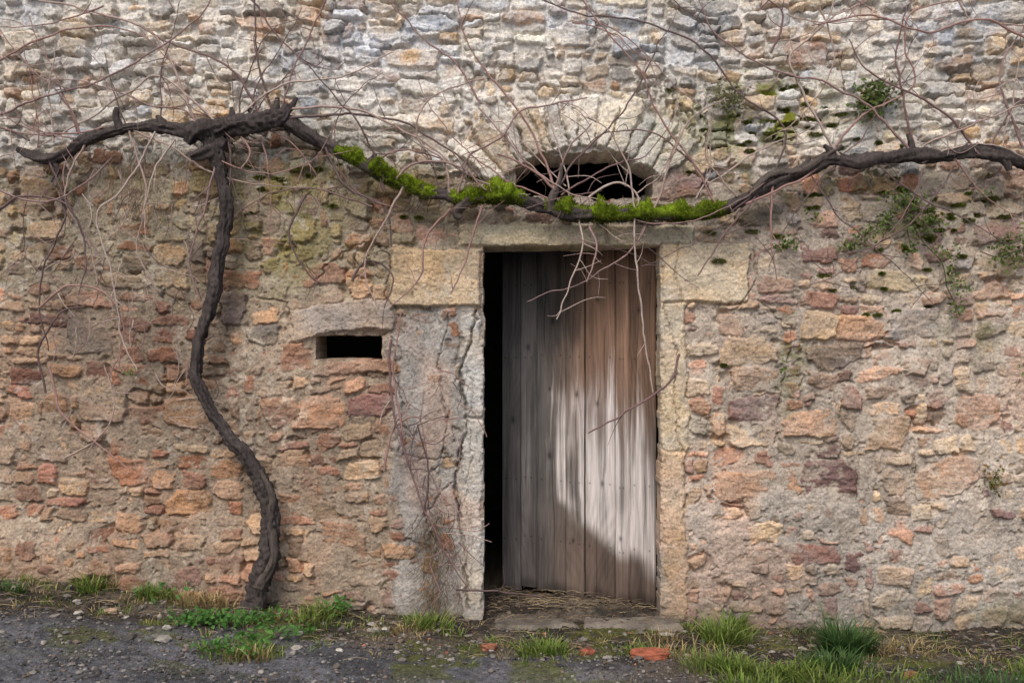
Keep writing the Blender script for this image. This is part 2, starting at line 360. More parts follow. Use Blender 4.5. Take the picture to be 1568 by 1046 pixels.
mm=(ss(.10,.5,fbm(GX*4,GY*6,115,4,.6))*ss(-1.2,-.6,GY)*.75*ss(-.05,-.15,GY))[...,None]
GC=GC*(1-mm)+mm*lin((84,88,38))*(1+.4*g2)[...,None]
gi=np.arange(GX.size).reshape(GX.shape)
gq=np.stack([gi[:-1,:-1],gi[:-1,1:],gi[1:,1:],gi[1:,:-1]],-1).reshape(-1,4)
build('ground',np.stack([GX,GY,GZ],-1).reshape(-1,3),gq,None,GC.reshape(-1,3),M_ground,True)
def rockgrid(nu,nv,x0,x1,y0,y1,ztop,zbot,seed):
    u=np.linspace(0,1,nu); v=np.linspace(0,1,nv); U_,V_=np.meshgrid(u,v)
    x=x0+(x1-x0)*U_; y=y0+(y1-y0)*V_
    e=np.minimum(np.minimum(x-x0,x1-x),(y-y0))
    z=ztop-(1-np.clip(e/.03,0,1))**2*(.03)+.009*fbm(x*9,y*9,seed,3)
    z=np.where(e<1e-6,zbot,z)
    x=x+.008*vn(x*20,y*20,seed+1); y=y+.016*vn(x*12,y*3,seed+2)
    V=np.stack([x,y,z],-1).reshape(-1,3); i=np.arange(nu*nv).reshape(nv,nu)
    return V,np.stack([i[:-1,:-1],i[:-1,1:],i[1:,1:],i[1:,:-1]],-1).reshape(-1,4)
mb=MB()
for (a_,b_,cc,sd) in [(-.10,.345,(104,97,88),120),(.352,.86,(116,108,98),130)]:
    v,q_=rockgrid(80,30,a_,b_,-.13,.03,-.012 if sd==120 else -.006,-.14,sd)
    mb.add(v,q_,None,lin(cc)*(1+.4*fbm(v[:,0]*14,v[:,1]*14,sd+5,4))[:,None])
mb.make('door_threshold',M_peb,True)
# ------------------------------------------------------------ DOOR
hinge=np.array([.748,.135]); free=np.array([-.058,.58]); dirv=(free-hinge); DW=np.linalg.norm(dirv); dirv/=DW; nrm=np.array([dirv[1]*-1,dirv[0]])
if nrm[1]>0: nrm=-nrm
DH=1.915; z0d=.012
uu=np.arange(0,DW,.003); ww=np.arange(0,DH,.004); UU,WW=np.meshgrid(uu,ww)
bounds=np.array([0,.145,.225,.405,.52,.70,.80,DW+.01])
bi=np.clip(np.searchsorted(bounds,UU,side='right')-1,0,6)
ed=np.minimum(np.abs(UU-bounds[bi]),np.abs(bounds[bi+1]-UU))
ed=ed+.0012*vn(WW*9,bi*3.3,140)
knots=[(.30,.62,.02),(.09,1.55,.018),(.45,1.1,.022),(.62,.75,.024),(.75,1.35,.022),(.19,.35,.016),(.33,1.62,.022),(.60,1.5,.024),(.85,.95,.022),(.47,.3,.015),(.62,1.12,.014),(.33,1.05,.018)]
wu=UU+.014*vn(UU*8+bi*5,WW*1.8,141)+.005*vn(UU*20,WW*5,139)
for (ku,kw,kr) in knots:
    dd_=np.exp(-(((UU-ku)/(kr*1.4))**2+((WW-kw)/(kr*3.4))**2)); wu=wu+np.sign(UU-ku)*dd_*kr*.6
gr=fbm(wu*38+bi*31,WW*1.1+bi*5,142,5,.62)
cath=np.sin((wu*2.2+.35*vn(UU*4+bi*9,WW*1.1,147))*95)
gr2=fbm(wu*260+bi*7,WW*5,143,2)
blot=fbm(UU*5+bi*3.7,WW*2.0,144,4,.6)
boff=np.array([0,.006,-.003,.003,-.006,.003,-.004])[bi]
hd=boff-.018*np.exp(-(ed/.0034)**2)+.0005*gr+.0003*gr2
spl=np.zeros(UU.shape)
for (su,w0,w1) in [(.06,.1,.7),(.18,.9,1.5),(.33,0,.45),(.47,1.2,1.8),(.60,.2,.9),(.76,.5,1.2),(.285,1.0,1.5),(.10,1.2,1.8),(.65,1.3,1.85)]:
    spl=np.maximum(spl,np.exp(-((UU-su-.008*vn(WW*4,WW*0,145+int(su*100)))/.0018)**2)*ss(w0,w0+.1,WW)*ss(w1,w1-.1,WW))
hd-=.006*spl
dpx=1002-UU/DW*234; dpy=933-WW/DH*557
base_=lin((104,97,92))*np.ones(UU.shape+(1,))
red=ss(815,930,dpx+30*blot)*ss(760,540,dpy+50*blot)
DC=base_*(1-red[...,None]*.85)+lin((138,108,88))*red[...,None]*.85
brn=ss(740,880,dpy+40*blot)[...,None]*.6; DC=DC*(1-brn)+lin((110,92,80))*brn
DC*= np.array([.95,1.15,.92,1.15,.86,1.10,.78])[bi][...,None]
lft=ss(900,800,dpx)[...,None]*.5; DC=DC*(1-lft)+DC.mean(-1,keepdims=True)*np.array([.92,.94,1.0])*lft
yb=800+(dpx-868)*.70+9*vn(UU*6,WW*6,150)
sunlit_m=ss(-8,26,yb-dpy)*ss(580,760,dpy+70*gr+50*vn(UU*14,WW*0,151)+25*blot)*ss(845,915,dpx+34*gr+20*blot)
sunlit=np.clip(sunlit_m*(.98+.30*gr+.2*blot),0,.95)[...,None]
DC=DC*(1-sunlit)+lin((206,198,195))*sunlit  # patch of sunlight painted into the planks as a pale, bleached colour
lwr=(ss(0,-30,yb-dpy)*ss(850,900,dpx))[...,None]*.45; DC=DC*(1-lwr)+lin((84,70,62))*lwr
gv=ss(880,760,dpx)*ss(330,520,dpy+60*gr)
DC=DC*(1-.35*gv[...,None])+lin((116,114,116))*.35*gv[...,None]
DC*=np.clip(1+.26*gr+.12*gr2+.40*blot*(1-.6*sunlit[...,0])+.07*cath,.25,2)[...,None]
stn=ss(.2,.65,fbm(UU*9+bi*4,WW*1.2,148,3))[...,None]*(1-.6*sunlit); DC*=(1-.36*stn)
DC*=(1-.7*spl)[...,None]
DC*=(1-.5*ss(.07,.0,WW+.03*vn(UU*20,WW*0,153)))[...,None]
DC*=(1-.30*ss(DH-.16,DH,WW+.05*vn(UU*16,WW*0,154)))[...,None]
for (ku,kw,kr) in knots:
    kd=np.hypot((UU-ku),(WW-kw)*.6); DC*=(1-.7*np.exp(-(kd/(kr*.55))**2))[...,None]
for kw in (.28,.62,1.3,1.7):
    for b in range(7):
        for o in (.03,-.03):
            un=bounds[b]+o if o>0 else bounds[b+1]+o
            kd=np.hypot(UU-un,WW-kw-.01*vn(b*1.7,kw*9,155)); DC*=(1-.75*np.exp(-(kd/.0045)**2))[...,None]
fx=hinge[0]+dirv[0]*UU+nrm[0]*hd; fy=hinge[1]+dirv[1]*UU+nrm[1]*hd
bot=.022*vn(bi*2.7,bi*1.1,156)
FZ=z0d+WW+bot*(1-WW/DH)
i=np.arange(UU.size).reshape(UU.shape)
gapm=(ed[:-1,:-1]<.0011)&(np.abs(UU[:-1,:-1]-.405)<.01)
dq=np.stack([i[:-1,:-1],i[1:,:-1],i[1:,1:],i[:-1,1:]],-1)[~gapm]
door=empty('wooden_door')
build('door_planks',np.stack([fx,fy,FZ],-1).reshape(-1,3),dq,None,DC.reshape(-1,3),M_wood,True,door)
def obox(u0,u1,w0,w1,t0,t1,col,mb):
    v=[]
    for (u,w,t) in [(u0,w0,t0),(u1,w0,t0),(u1,w1,t0),(u0,w1,t0),(u0,w0,t1),(u1,w0,t1),(u1,w1,t1),(u0,w1,t1)]:
        v.append([hinge[0]+dirv[0]*u-nrm[0]*t,hinge[1]+dirv[1]*u-nrm[1]*t,z0d+w])
    mb.add(v,[[0,1,2,3],[4,7,6,5],[0,4,5,1],[1,5,6,2],[2,6,7,3],[3,7,4,0]],None,lin(col))
mb=MB()
for b in range(7):
    obox(bounds[b]+.003,min(bounds[b+1],DW)-.003,.025,DH-.004,.014,.034,(84,74,66),mb)
for w in (.25,.95,1.6): obox(.03,DW-.03,w,w+.13,.034,.057,(80,66,56),mb)
mb.make('plank_backs_and_ledges',M_wood,False,door)
# ------------------------------------------------------------ tubes
def catmull(p,step):
    p=np.asarray(p,float); out=[]
    q=np.vstack([2*p[0]-p[1],p,2*p[-1]-p[-2]])
    for k in range(1,len(q)-2):
        n_=max(2,int(np.linalg.norm(q[k+1][:3]-q[k][:3])/step))
        t=np.linspace(0,1,n_,endpoint=False)[:,None]
        out.append(.5*((2*q[k])+(-q[k-1]+q[k+1])*t+(2*q[k-1]-5*q[k]+4*q[k+1]-q[k+2])*t**2+(-q[k-1]+3*q[k]-3*q[k+1]+q[k+2])*t**3))
    out.append(p[-1:]); return np.vstack(out)
seedc=[200]
def tube(mb,pts4,sides,step,col,gn=0.0,jit=0.0,ref=(0,1,0),colvar=.15):
    c=catmull(pts4,step); p=c[:,:3].copy(); r=np.maximum(c[:,3],.0006)
    seedc[0]+=1; sd=seedc[0]
    L=np.concatenate([[0],np.cumsum(np.linalg.norm(np.diff(p,axis=0),axis=1))])
    if jit>0:
        p[:,0]+=jit*fbm(L*9,L*0,sd,3); p[:,2]+=jit*fbm(L*9,L*0,sd+3,3); p[:,1]+=jit*.6*fbm(L*7,L*0,sd+5,2)
    t=np.gradient(p,axis=0); t/=np.linalg.norm(t,axis=1,keepdims=True)+1e-9
    n1=np.array(ref,float)-t*(t@np.array(ref,float))[:,None]; n1/=np.linalg.norm(n1,axis=1,keepdims=True)+1e-9
    n2=np.cross(t,n1); a=np.linspace(0,2*math.pi,sides,endpoint=False)
    rr=r[:,None]*np.ones(sides)
    if gn>0:
        A=a[None,:]; LL=L[:,None]
        tw_=A+LL*3.0+.6*vn(LL*5,LL*0,sd+30)
        fur=-np.abs(vn(tw_*2.6+np.sin(LL*9)*.3,LL*4,sd+31))*(sides>12)
        lump=np.clip(vn(LL*9,LL*0+.5,sd+15),0,1)**2*1.1
        rr=rr*(1+gn*(.7*fbm(np.cos(A)*1.6+LL*4,np.sin(A)*1.6+LL*.7,sd+9,3)+.55*fbm(np.cos(A+LL*5)*5,np.sin(A+LL*5)*5+LL*2.5,sd+12,3,.7)+.9*fur+lump+.15))
    V=p[:,None,:]+rr[...,None]*(np.cos(a)[None,:,None]*n1[:,None,:]+np.sin(a)[None,:,None]*n2[:,None,:])
    n_=len(p); i=np.arange(n_*sides).reshape(n_,sides); j=np.roll(i,-1,axis=1)
    Q=np.stack([i[:-1],j[:-1],j[1:],i[1:]],-1).reshape(-1,4)
    cc=np.asarray(col)[None,None,:]*(1+colvar*fbm(np.cos(a)[None,:]*3+L[:,None]*0,L[:,None]*14,sd+20,3))[...,None]
    mb.add(V.reshape(-1,3),Q,None,cc.reshape(-1,3))
    return p,r
def path(pts,y0=-.09,y1=None):
    out=[]; n_=len(pts)
    for k,pp in enumerate(pts):
        x,z=P(pp[0],pp[1]); r=pp[2]/S/2; y=pp[3] if len(pp)>3 else (y0 if y1 is None else y0+(y1-y0)*k/(n_-1))
        kf=(5.08+y)/5.08
        out.append([x*kf,y,1.4+(z-1.4)*kf,r])
    return np.array(out)
vine=empty('grapevine')
tb=MB(); bark=lin((72,65,63)); bark2=lin((88,79,74))
def thin(l,f=.85): return [(a_[0],a_[1],a_[2]*f)+tuple(a_[3:]) for a_ in l]
trunk=path(thin([(384,948,50),(392,915,38),(406,870,35),(414,820,30),(408,770,27),(388,715,25),(352,668,23),(322,628,23),(303,580,24),(299,545,21),(311,500,21),(326,450,23),(331,410,21),(339,375,20),(345,320,18),(341,275,20),(332,240,24),(324,205,28)]),-.13)
tube(tb,trunk,32,.005,bark,.45,.010,colvar=.35)
tube(tb,path([(398,900,18),(420,850,13),(412,800,13),(416,760,11),(398,720,6)],-.16),14,.008,bark2,.4,.004)
tube(tb,path([(384,948,18),(372,935,15),(360,938,8)],-.16),14,.01,bark,.3)
tube(tb,path([(285,222,10),(300,205,24),(330,196,30),(375,190,27),(410,185,27),(432,178,22),(442,160,10)],-.14),28,.005,bark,.55,.009,colvar=.35)
tube(tb,path([(292,240,10),(308,236,18),(330,228,18),(345,212,12)],-.14),20,.006,bark,.5)
armL=path(thin([(320,195,28),(286,202,26),(240,194,20),(200,196,18),(165,205,18),(130,217,17),(100,236,18),(72,244,22),(48,238,16),(28,230,9)],.86),-.12)
tube(tb,armL,24,.005,bark,.42,.007,colvar=.35)
tube(tb,path([(185,200,12),(178,182,10),(180,165,7)],-.13),10,.006,bark,.4)
tube(tb,path([(74,240,10),(88,258,8),(80,280,4)],-.12),8,.008,bark,.3)
armR=path(thin([(395,185,26),(432,183,22),(470,205,19),(520,232,18),(565,256,17),(620,283,17),(665,296,19),(705,305,19),(745,300,22),(790,304,22),(840,318,21),(890,328,24),(950,330,22),(1010,327,22),(1060,328,22),(1105,322,20),(1150,300,19),(1190,281,20),(1240,262,21),(1275,244,22),(1310,248,18),(1350,243,19),(1395,238,22),(1440,240,18),(1490,232,22),(1530,236,22),(1575,252,18),(1640,262,15)],.9),-.12)
pR,rR=tube(tb,armR,24,.005,bark,.42,.008,colvar=.35)
for l in [[(720,305,18),(700,325,14),(706,335,7)],[(860,250,5),(856,280,9),(845,305,14),(842,325,12)],[(1150,298,12),(1178,270,13),(1225,262,12),(1290,225,7)]]:
    tube(tb,path(l,-.14),14,.006,bark2,.5)
for (a_,b_) in [((1395,238),(1390,205)),((1530,235),(1545,262)),((1275,244),(1262,222)),((430,180),(455,150)),((350,190),(355,165)),((560,255),(575,236)),((980,325),(985,300)),((1220,265),(1240,240)),((395,188),(380,166)),((250,195),(240,178)),((415,180),(425,150))]:
    tube(tb,path([(a_[0],a_[1],14),((a_[0]+b_[0])/2+3,(a_[1]+b_[1])/2,10),(b_[0],b_[1],5)],-.13),10,.006,bark,.4)
tb.make('vine_trunk_and_arms',M_bark,True,vine)
# canes
cb=MB()
canecols=[lin((142,116,112)),lin((116,90,88)),lin((164,142,132)),lin((98,80,78)),lin((150,118,110)),lin((176,158,148))]
def cane(pts,r0=4.0,r1=2.0,y0=-.14,y1=None,tw=True):
    n_=len(pts); pp=[(p[0],p[1],r0+(r1-r0)*k/(n_-1)) for k,p in enumerate(pts)]
    if y1 is None: y1=y0+rng.uniform(-.08,.03)
    pa=path(pp,y0,min(y1,-.045)); c_=canecols[rng.integers(len(canecols))]
    p,r=tube(cb,pa,7,.012,c_,.12,.009)
    if tw:
        for _ in range(rng.integers(2,6)):
            k=rng.integers(len(p)//6,len(p)); a=rng.uniform(0,6.28); l=rng.uniform(.04,.24)
            s0=p[k]; d=np.array([math.cos(a),rng.uniform(-.4,.1),math.sin(a)])
            e=s0+d*l; mid=(s0+e)/2+rng.normal(size=3)*l*.12; e[1]=min(e[1],-.04); mid[1]=min(mid[1],-.045)
            tube(cb,np.array([[*s0,.0026],[*mid,.002],[*e,.001]]),5,.02,c_,0,.004)
C_=[
 [(424,178),(400,120),(392,60),(390,-20)],[(430,165),(455,95),(490,20),(505,-20)],[(425,170),(520,165),(590,185),(660,225),(720,270),(800,298)],
 [(440,180),(540,175),(620,190),(700,240),(760,300)],[(330,190),(250,120),(200,140),(120,190),(60,225),(0,240)],[(300,195),(240,60),(150,20),(60,0),(20,-15)],
 [(0,175),(70,150),(150,125),(220,90),(300,30),(330,-15)],[(0,95),(60,60),(140,40),(210,52),(260,90)],[(350,190),(380,230),(370,260)],
 [(345,190),(352,260),(345,330)],[(355,185),(430,130),(520,120),(600,80)],[(400,180),(360,110),(300,80),(240,60)],
 [(850,300),(835,250),(800,180),(745,110),(712,60),(698,-20)],[(735,160),(700,100),(640,50),(580,-15)],[(735,165),(790,230),(850,285),(930,310)],
 [(850,290),(900,225),(960,165),(1000,90),(1010,60)],[(850,285),(870,230),(905,190)],[(850,290),(790,245),(760,235)],[(860,300),(930,255),(990,240)],
 [(880,320),(940,280),(975,300),(972,340),(975,400),(982,460),(990,530),(1000,600)],[(885,330),(890,380),(872,440),(850,490)],[(1042,540),(1020,590),(960,630),(900,665)],
 [(975,330),(960,250),(930,200),(900,180)],[(1120,325),(1180,270),(1200,200),(1130,140),(1080,80),(1000,40),(880,20),(800,-15)],[(1100,320),(1060,250),(1010,180),(980,110),(930,50),(880,-15)],
 [(1140,315),(1240,265),(1320,180),(1400,130),(1385,70),(1400,20),(1470,0),(1520,-15)],[(1395,235),(1340,170),(1270,130),(1190,110),(1100,60),(1070,0)],[(1400,235),(1378,120),(1375,60),(1390,10)],
 [(1400,232),(1470,200),(1540,170),(1600,160)],[(1580,65),(1500,30),(1420,50),(1330,25),(1240,40)],[(1568,225),(1530,120),(1568,40)],
 [(1185,285),(1180,350),(1190,430)],[(1155,300),(1110,360),(1070,420)],[(1130,300),(1080,240),(1095,170)],
 [(130,215),(100,300),(130,360),(150,440),(140,470)],[(75,245),(100,330),(70,400),(60,470),(75,540)],[(75,560),(95,630),(150,680),(200,720)],
 [(200,200),(225,300),(210,380),(235,430)],[(240,200),(190,290),(150,330),(170,420),(190,520),(210,570)],[(330,240),(310,330),(290,400),(310,460)],
 [(500,225),(530,290),(590,320),(600,380)],[(470,300),(440,360),(470,420),(500,440)],[(600,280),(640,250),(700,255),(745,290)],[(560,255),(620,230),(690,250)],
 [(600,520),(598,600),(620,690),(650,780),(690,860),(720,905)],[(620,690),(612,640),(604,560),(615,480)],[(650,790),(655,720),(640,650)],[(700,900),(760,905),(830,915)],
 [(590,290),(570,230),(540,180),(470,100)],[(620,285),(600,320),(560,400),(575,470)],[(1000,325),(1030,240),(1060,180),(1110,150)],
 [(1290,245),(1250,180),(1210,90),(1260,40),(1280,-10)],[(1500,235),(1440,170),(1330,110),(1300,60)],[(0,290),(60,310),(120,290),(170,240)],
 [(700,300),(720,240),(770,210),(800,170),(900,150)],[(1180,80),(1200,20),(1150,-15)],[(690,305),(680,250),(640,210),(660,150),(740,120)],
 [(60,470),(100,440),(160,450),(190,500),(180,560)],[(70,600),(60,540),(90,480),(130,470)],[(100,700),(150,670),(175,620),(160,560)],[(590,720),(600,660),(640,640),(655,700)],[(0,320),(40,300),(110,320),(130,390),(120,450)],[(540,430),(560,400),(600,420),(590,470)],
 [(905,345),(915,380),(900,430)],[(690,320),(650,370),(640,430),(600,470)],[(740,315),(720,380),(690,450)]]
for p_ in C_: cane(p_,rng.uniform(3.0,4.6),rng.uniform(1.5,2.4),-.14)
srcs=[(rng.uniform(40,420),rng.uniform(190,230)) for _ in range(22)]+[(rng.uniform(560,1100),rng.uniform(285,325)) for _ in range(15)]+[(rng.uniform(1180,1560),rng.uniform(235,260)) for _ in range(14)]+[(rng.uniform(0,1568),rng.uniform(-20,40)) for _ in range(18)]
for (x,y) in srcs:
    if y<60: a=rng.choice([0,3.14])+rng.normal()*.6
    else: a=rng.uniform(0,6.28) if rng.random()<.5 else rng.uniform(3.5,5.9)
    pts=[(x,y)]; n_=rng.integers(3,8); k_=rng.normal()*.2
    for _ in range(n_):
        a+=k_+rng.normal()*.15; x+=math.cos(a)*42; y+=math.sin(a)*42; pts.append((x,y))
    if max(p[1] for p in pts)>470: continue
    cane(pts,rng.uniform(2.0,3.3),1.1,-.13)
for _ in range(110):
    if rng.random()<.65: x,y=rng.uniform(20,330),rng.uniform(250,640)
    else: x,y=rng.uniform(600,720),rng.uniform(560,880)
    a=rng.normal(1.5,.7); pts=[(x,y)]
    for _ in range(rng.integers(2,4)):
        a+=rng.normal()*.5; x+=math.cos(a)*24; y+=math.sin(a)*24; pts.append((x,y))
    cane(pts,1.8,.9,-.07,None,False)
cb.make('vine_canes',M_cane,True,vine)
# moss on the arm
mo=MB(); arcpx=pR[:,0]/((5.08-.12)/5.08)*S+784
def mossw(px):
    return ss(505,560,px)*ss(675,645,px)*.9+ss(684,700,px)*ss(808,790,px)*1.3+ss(828,846,px)*ss(1125,1080,px)*1.35
w_=mossw(arcpx)*(.80+.75*vn(arcpx/18,arcpx*0,300)); w_=np.clip(w_,0,1.6)
sel=np.nonzero(w_>.08)[0]
NA=36; aa=np.linspace(0,2*math.pi,NA,endpoint=False)
segs=np.split(sel,np.nonzero(np.diff(sel)>1)[0]+1)
for sg in segs:
    if len(sg)<4: continue
    p=pR[sg]; t=np.gradient(p,axis=0); t/=np.linalg.norm(t,axis=1,keepdims=True)
    n1=np.array([0,-1.,0])-t*(t@np.array([0,-1.,0]))[:,None]; n1/=np.linalg.norm(n1,axis=1,keepdims=True); n2=np.cross(n1,t); n2*=np.sign(n2[:,2:3])
    Lx=p[:,0][:,None]
    up=np.sin(aa)[None,:]; up_w=np.clip(.70+.5*up,0.15,1)
    edge=np.clip(np.minimum(np.arange(len(sg)),np.arange(len(sg))[::-1])/8,0,1)[:,None]
    low=fbm(Lx*20,np.cos(aa)[None,:]*1.2+np.sin(aa)[None,:]+Lx*5,310,3,.6)
    rad=rR[sg][:,None]*.95+edge*w_[sg][:,None]*up_w*(.020+.028*low)+.006*up_w*fbm(Lx*70,aa[None,:]*6,315,2)*w_[sg][:,None]
    Vv=p[:,None,:]+rad[...,None]*(np.cos(aa)[None,:,None]*n1[:,None,:]+np.sin(aa)[None,:,None]*n2[:,None,:])
    n_=len(p); i=np.arange(n_*NA).reshape(n_,NA); j=np.roll(i,-1,axis=1)
    hue=fbm(Lx*14,aa[None,:]*1.2,320,3)
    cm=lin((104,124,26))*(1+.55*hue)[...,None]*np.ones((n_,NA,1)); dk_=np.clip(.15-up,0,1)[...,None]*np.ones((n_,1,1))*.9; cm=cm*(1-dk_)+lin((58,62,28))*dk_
    mo.add(Vv.reshape(-1,3),np.stack([i[:-1],j[:-1],j[1:],i[1:]],-1).reshape(-1,4),None,cm.reshape(-1,3))
    m_=int(n_*130); ri=rng.integers(0,n_,m_); rj=rng.integers(0,NA,m_)
    keep=rng.random(m_)<np.clip(up_w[0][rj]*w_[sg][ri]+.06,.02,1); ri=ri[keep]; rj=rj[keep]; m_=len(ri)
    b0=Vv[ri,rj]+rng.normal(size=(m_,3))*.002; out=b0-p[ri]; out/=np.linalg.norm(out,axis=1,keepdims=True)+1e-9
    out+=rng.normal(size=(m_,3))*.5; ln=rng.uniform(.004,.013,m_)[:,None]
    sd_=np.cross(out,rng.normal(size=(m_,3))); sd_/=np.linalg.norm(sd_,axis=1,keepdims=True)+1e-9
    tri=np.stack([b0-sd_*.002,b0+sd_*.002,b0+out*ln],1).reshape(-1,3)
    hh2=hue[ri,rj]; lowf=np.clip(.35-np.sin(aa[rj]),0,1.2)*.5
    ccl=(lin((136,156,32))*((rng.uniform(.45,1.2,m_)*(1+.6*hh2)*(1-lowf))[:,None])); br=rng.random(m_)<.10; ccl[br]=lin((120,104,60)); ccl=np.repeat(ccl,3,axis=0)
    mo.add(tri,None,np.arange(m_*3).reshape(-1,3),ccl)
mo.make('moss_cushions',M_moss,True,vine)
# ------------------------------------------------------------ plants
def leaves(mb,cen,n_,spread,size,cols,down=0.0,flat=.5):
    c=np.asarray(cen)+rng.normal(size=(n_,3))*np.asarray(spread)
    up=rng.normal(size=(n_,3)); up[:,1]-=1.2; up[:,2]+=.8; up/=np.linalg.norm(up,axis=1,keepdims=True)
    a=np.cross(up,rng.normal(size=(n_,3))); a/=np.linalg.norm(a,axis=1,keepdims=True); b=np.cross(up,a)
    sz=size*rng.uniform(.5,1.3,n_)[:,None]
    c[:,1]=np.minimum(c[:,1],-.02)
    V=np.stack([c-a*sz,c-a*sz*.2+b*sz*.55+up*sz*.15,c+a*sz*.5+b*sz*.35+up*sz*.1,c+a*sz,c+a*sz*.5-b*sz*.35+up*sz*.1,c-a*sz*.2-b*sz*.55+up*sz*.15],1)
    col=np.array([lin(cols[k]) for k in rng.integers(len(cols),size=n_)])*rng.uniform(.7,1.25,n_)[:,None]
    i=np.arange(n_)[:,None]*6
    Q=np.concatenate([i+np.array([[0,1,2,3]]),i+np.array([[0,3,4,5]])])
    mb.add(V.reshape(-1,3),Q,None,np.repeat(col,6,axis=0))
GR=[(90,112,54),(102,124,62),(76,98,48),(114,128,70),(98,104,58)]
def wp(px,py,y=-.06):
    x,z=P(px,py); return np.array([x,y,z])
fern=MB(); leaves(fern,wp(1335,152,-.07),320,(.05,.02,.038),.014,GR); leaves(fern,wp(1318,172,-.06),80,(.03,.015,.03),.012,GR); fern.make('wall_fern_plant',M_leaf,False)
dry=MB(); leaves(dry,wp(1112,158),260,(.045,.02,.045),.011,[(122,124,82),(138,132,98),(104,108,68)]); dry.make('dry_wall_plant',M_leaf,False)
ivy=MB()
for (x,y,n_,sx,sz) in [(1378,310,150,.06,.03),(1405,350,130,.05,.03),(1345,345,70,.03,.03),(1300,376,70,.04,.02),(1320,360,50,.03,.03),(1420,335,90,.03,.02),(1555,378,200,.07,.05),(1200,376,50,.03,.018),(1450,420,50,.02,.05),(1470,440,40,.03,.03),(1535,395,90,.05,.03),(1560,560,14,.02,.02),(1195,560,12,.01,.03),(1440,390,45,.03,.02),(1385,380,40,.03,.02),(1240,330,20,.03,.02),(1500,300,24,.04,.02),(1460,470,40,.02,.03),(1360,330,40,.05,.02)]:
    leaves(ivy,wp(x,y,-.06),n_,(sx,.015,sz),.0115,GR)
ivy.make('wall_ivy',M_leaf,False)
ivs=MB()
for p_ in [[(1405,300),(1400,350),(1440,400),(1450,440),(1465,470)],[(1400,320),(1350,340),(1300,378)],[(1568,380),(1530,395),(1500,385)],[(1385,330),(1395,380)]]:
    tube(ivs,path([(a_,b_,1.8) for a_,b_ in p_],-.045),5,.02,lin((84,78,50)),0,.006)
ivs.make('wall_ivy_stems',M_cane).parent=bpy.data.objects['wall_ivy']
w1=MB(); leaves(w1,wp(1512,735,-.06),80,(.028,.02,.038),.012,[(110,112,52),(96,100,48),(120,96,60)]); w1.make('wall_weed',M_leaf,False)
w2=MB(); leaves(w2,wp(205,570,-.06),26,(.02,.015,.012),.010,GR); w2.make('wall_weed',M_leaf,False)
w3=MB(); leaves(w3,wp(555,405,-.04),14,(.015,.01,.03),.008,GR); leaves(w3,wp(470,295,-.05),30,(.06,.01,.02),.008,GR);leaves(w3,wp(90,268,-.05),30,(.03,.01,.02),.008,GR); w3.make('wall_weed',M_leaf,False)
mt_=MB()
for _ in range(135):
    zc=rng.random()
    if zc<.45: px,py=rng.normal(1180,75),rng.normal(180,40)
    elif zc<.82: px,py=rng.normal(1350,130),rng.normal(340,70)
    else: px,py=rng.uniform(380,760),rng.normal(285,25)
    if 735<px<1020: continue
    ii_=min(max(np.searchsorted(xs,P(px,0)[0]),0),nx-1); jj_=min(np.searchsorted(zs,P(0,py)[1]),nz-1)
    for dj in range(14):
        if h[jj_-dj,ii_]<h[jj_,ii_]-.008: jj_=jj_-dj; break
    cen=np.array([xs[ii_],-h[jj_,ii_]-.004,zs[jj_]]); m_=240
    dirs=rng.normal(size=(m_,3)); dirs[:,1]=-np.abs(dirs[:,1]); dirs/=np.linalg.norm(dirs,axis=1,keepdims=True)
    rad_=rng.uniform(.006,.018); b0=cen+dirs*np.array([rad_*rng.uniform(1.4,2.6),rad_*.6,rad_*.6])*rng.random((m_,1))**.4
    sd_=np.cross(dirs,rng.normal(size=(m_,3))); sd_/=np.linalg.norm(sd_,axis=1,keepdims=True)
    tri=np.stack([b0-sd_*.003,b0+sd_*.003,b0+dirs*.008],1).reshape(-1,3)
    mt_.add(tri,None,np.arange(m_*3).reshape(-1,3),np.repeat(lin((114,122,50))*rng.uniform(.5,1.2,m_)[:,None]*rng.uniform(.7,1.2),3,axis=0))
mt_.make('wall_moss',M_moss,False,wall)
fb=MB()
for _ in range(460):
    z_=rng.random()
    if z_<.5: x,y=rng.normal(668,16),rng.uniform(780,940)
    elif z_<.75: x,y=rng.normal(205,28),rng.uniform(215,330)
    else: x,y=rng.normal(540,160),rng.uniform(240,300)
    l=rng.uniform(12,50); a=rng.normal(1.57,.4)
    tube(fb,path([(x,y,.9),(x+math.cos(a)*l*.5+rng.normal()*3,y+math.sin(a)*l*.5,.8),(x+math.cos(a+.3)*l,y+math.sin(a)*l,.5)],-.055+rng.normal()*.015),3,.03,lin([(120,100,76),(92,74,60),(140,118,88)][rng.integers(3)]))
fb.make('dead_root_fibres',M_cane,True,vine)
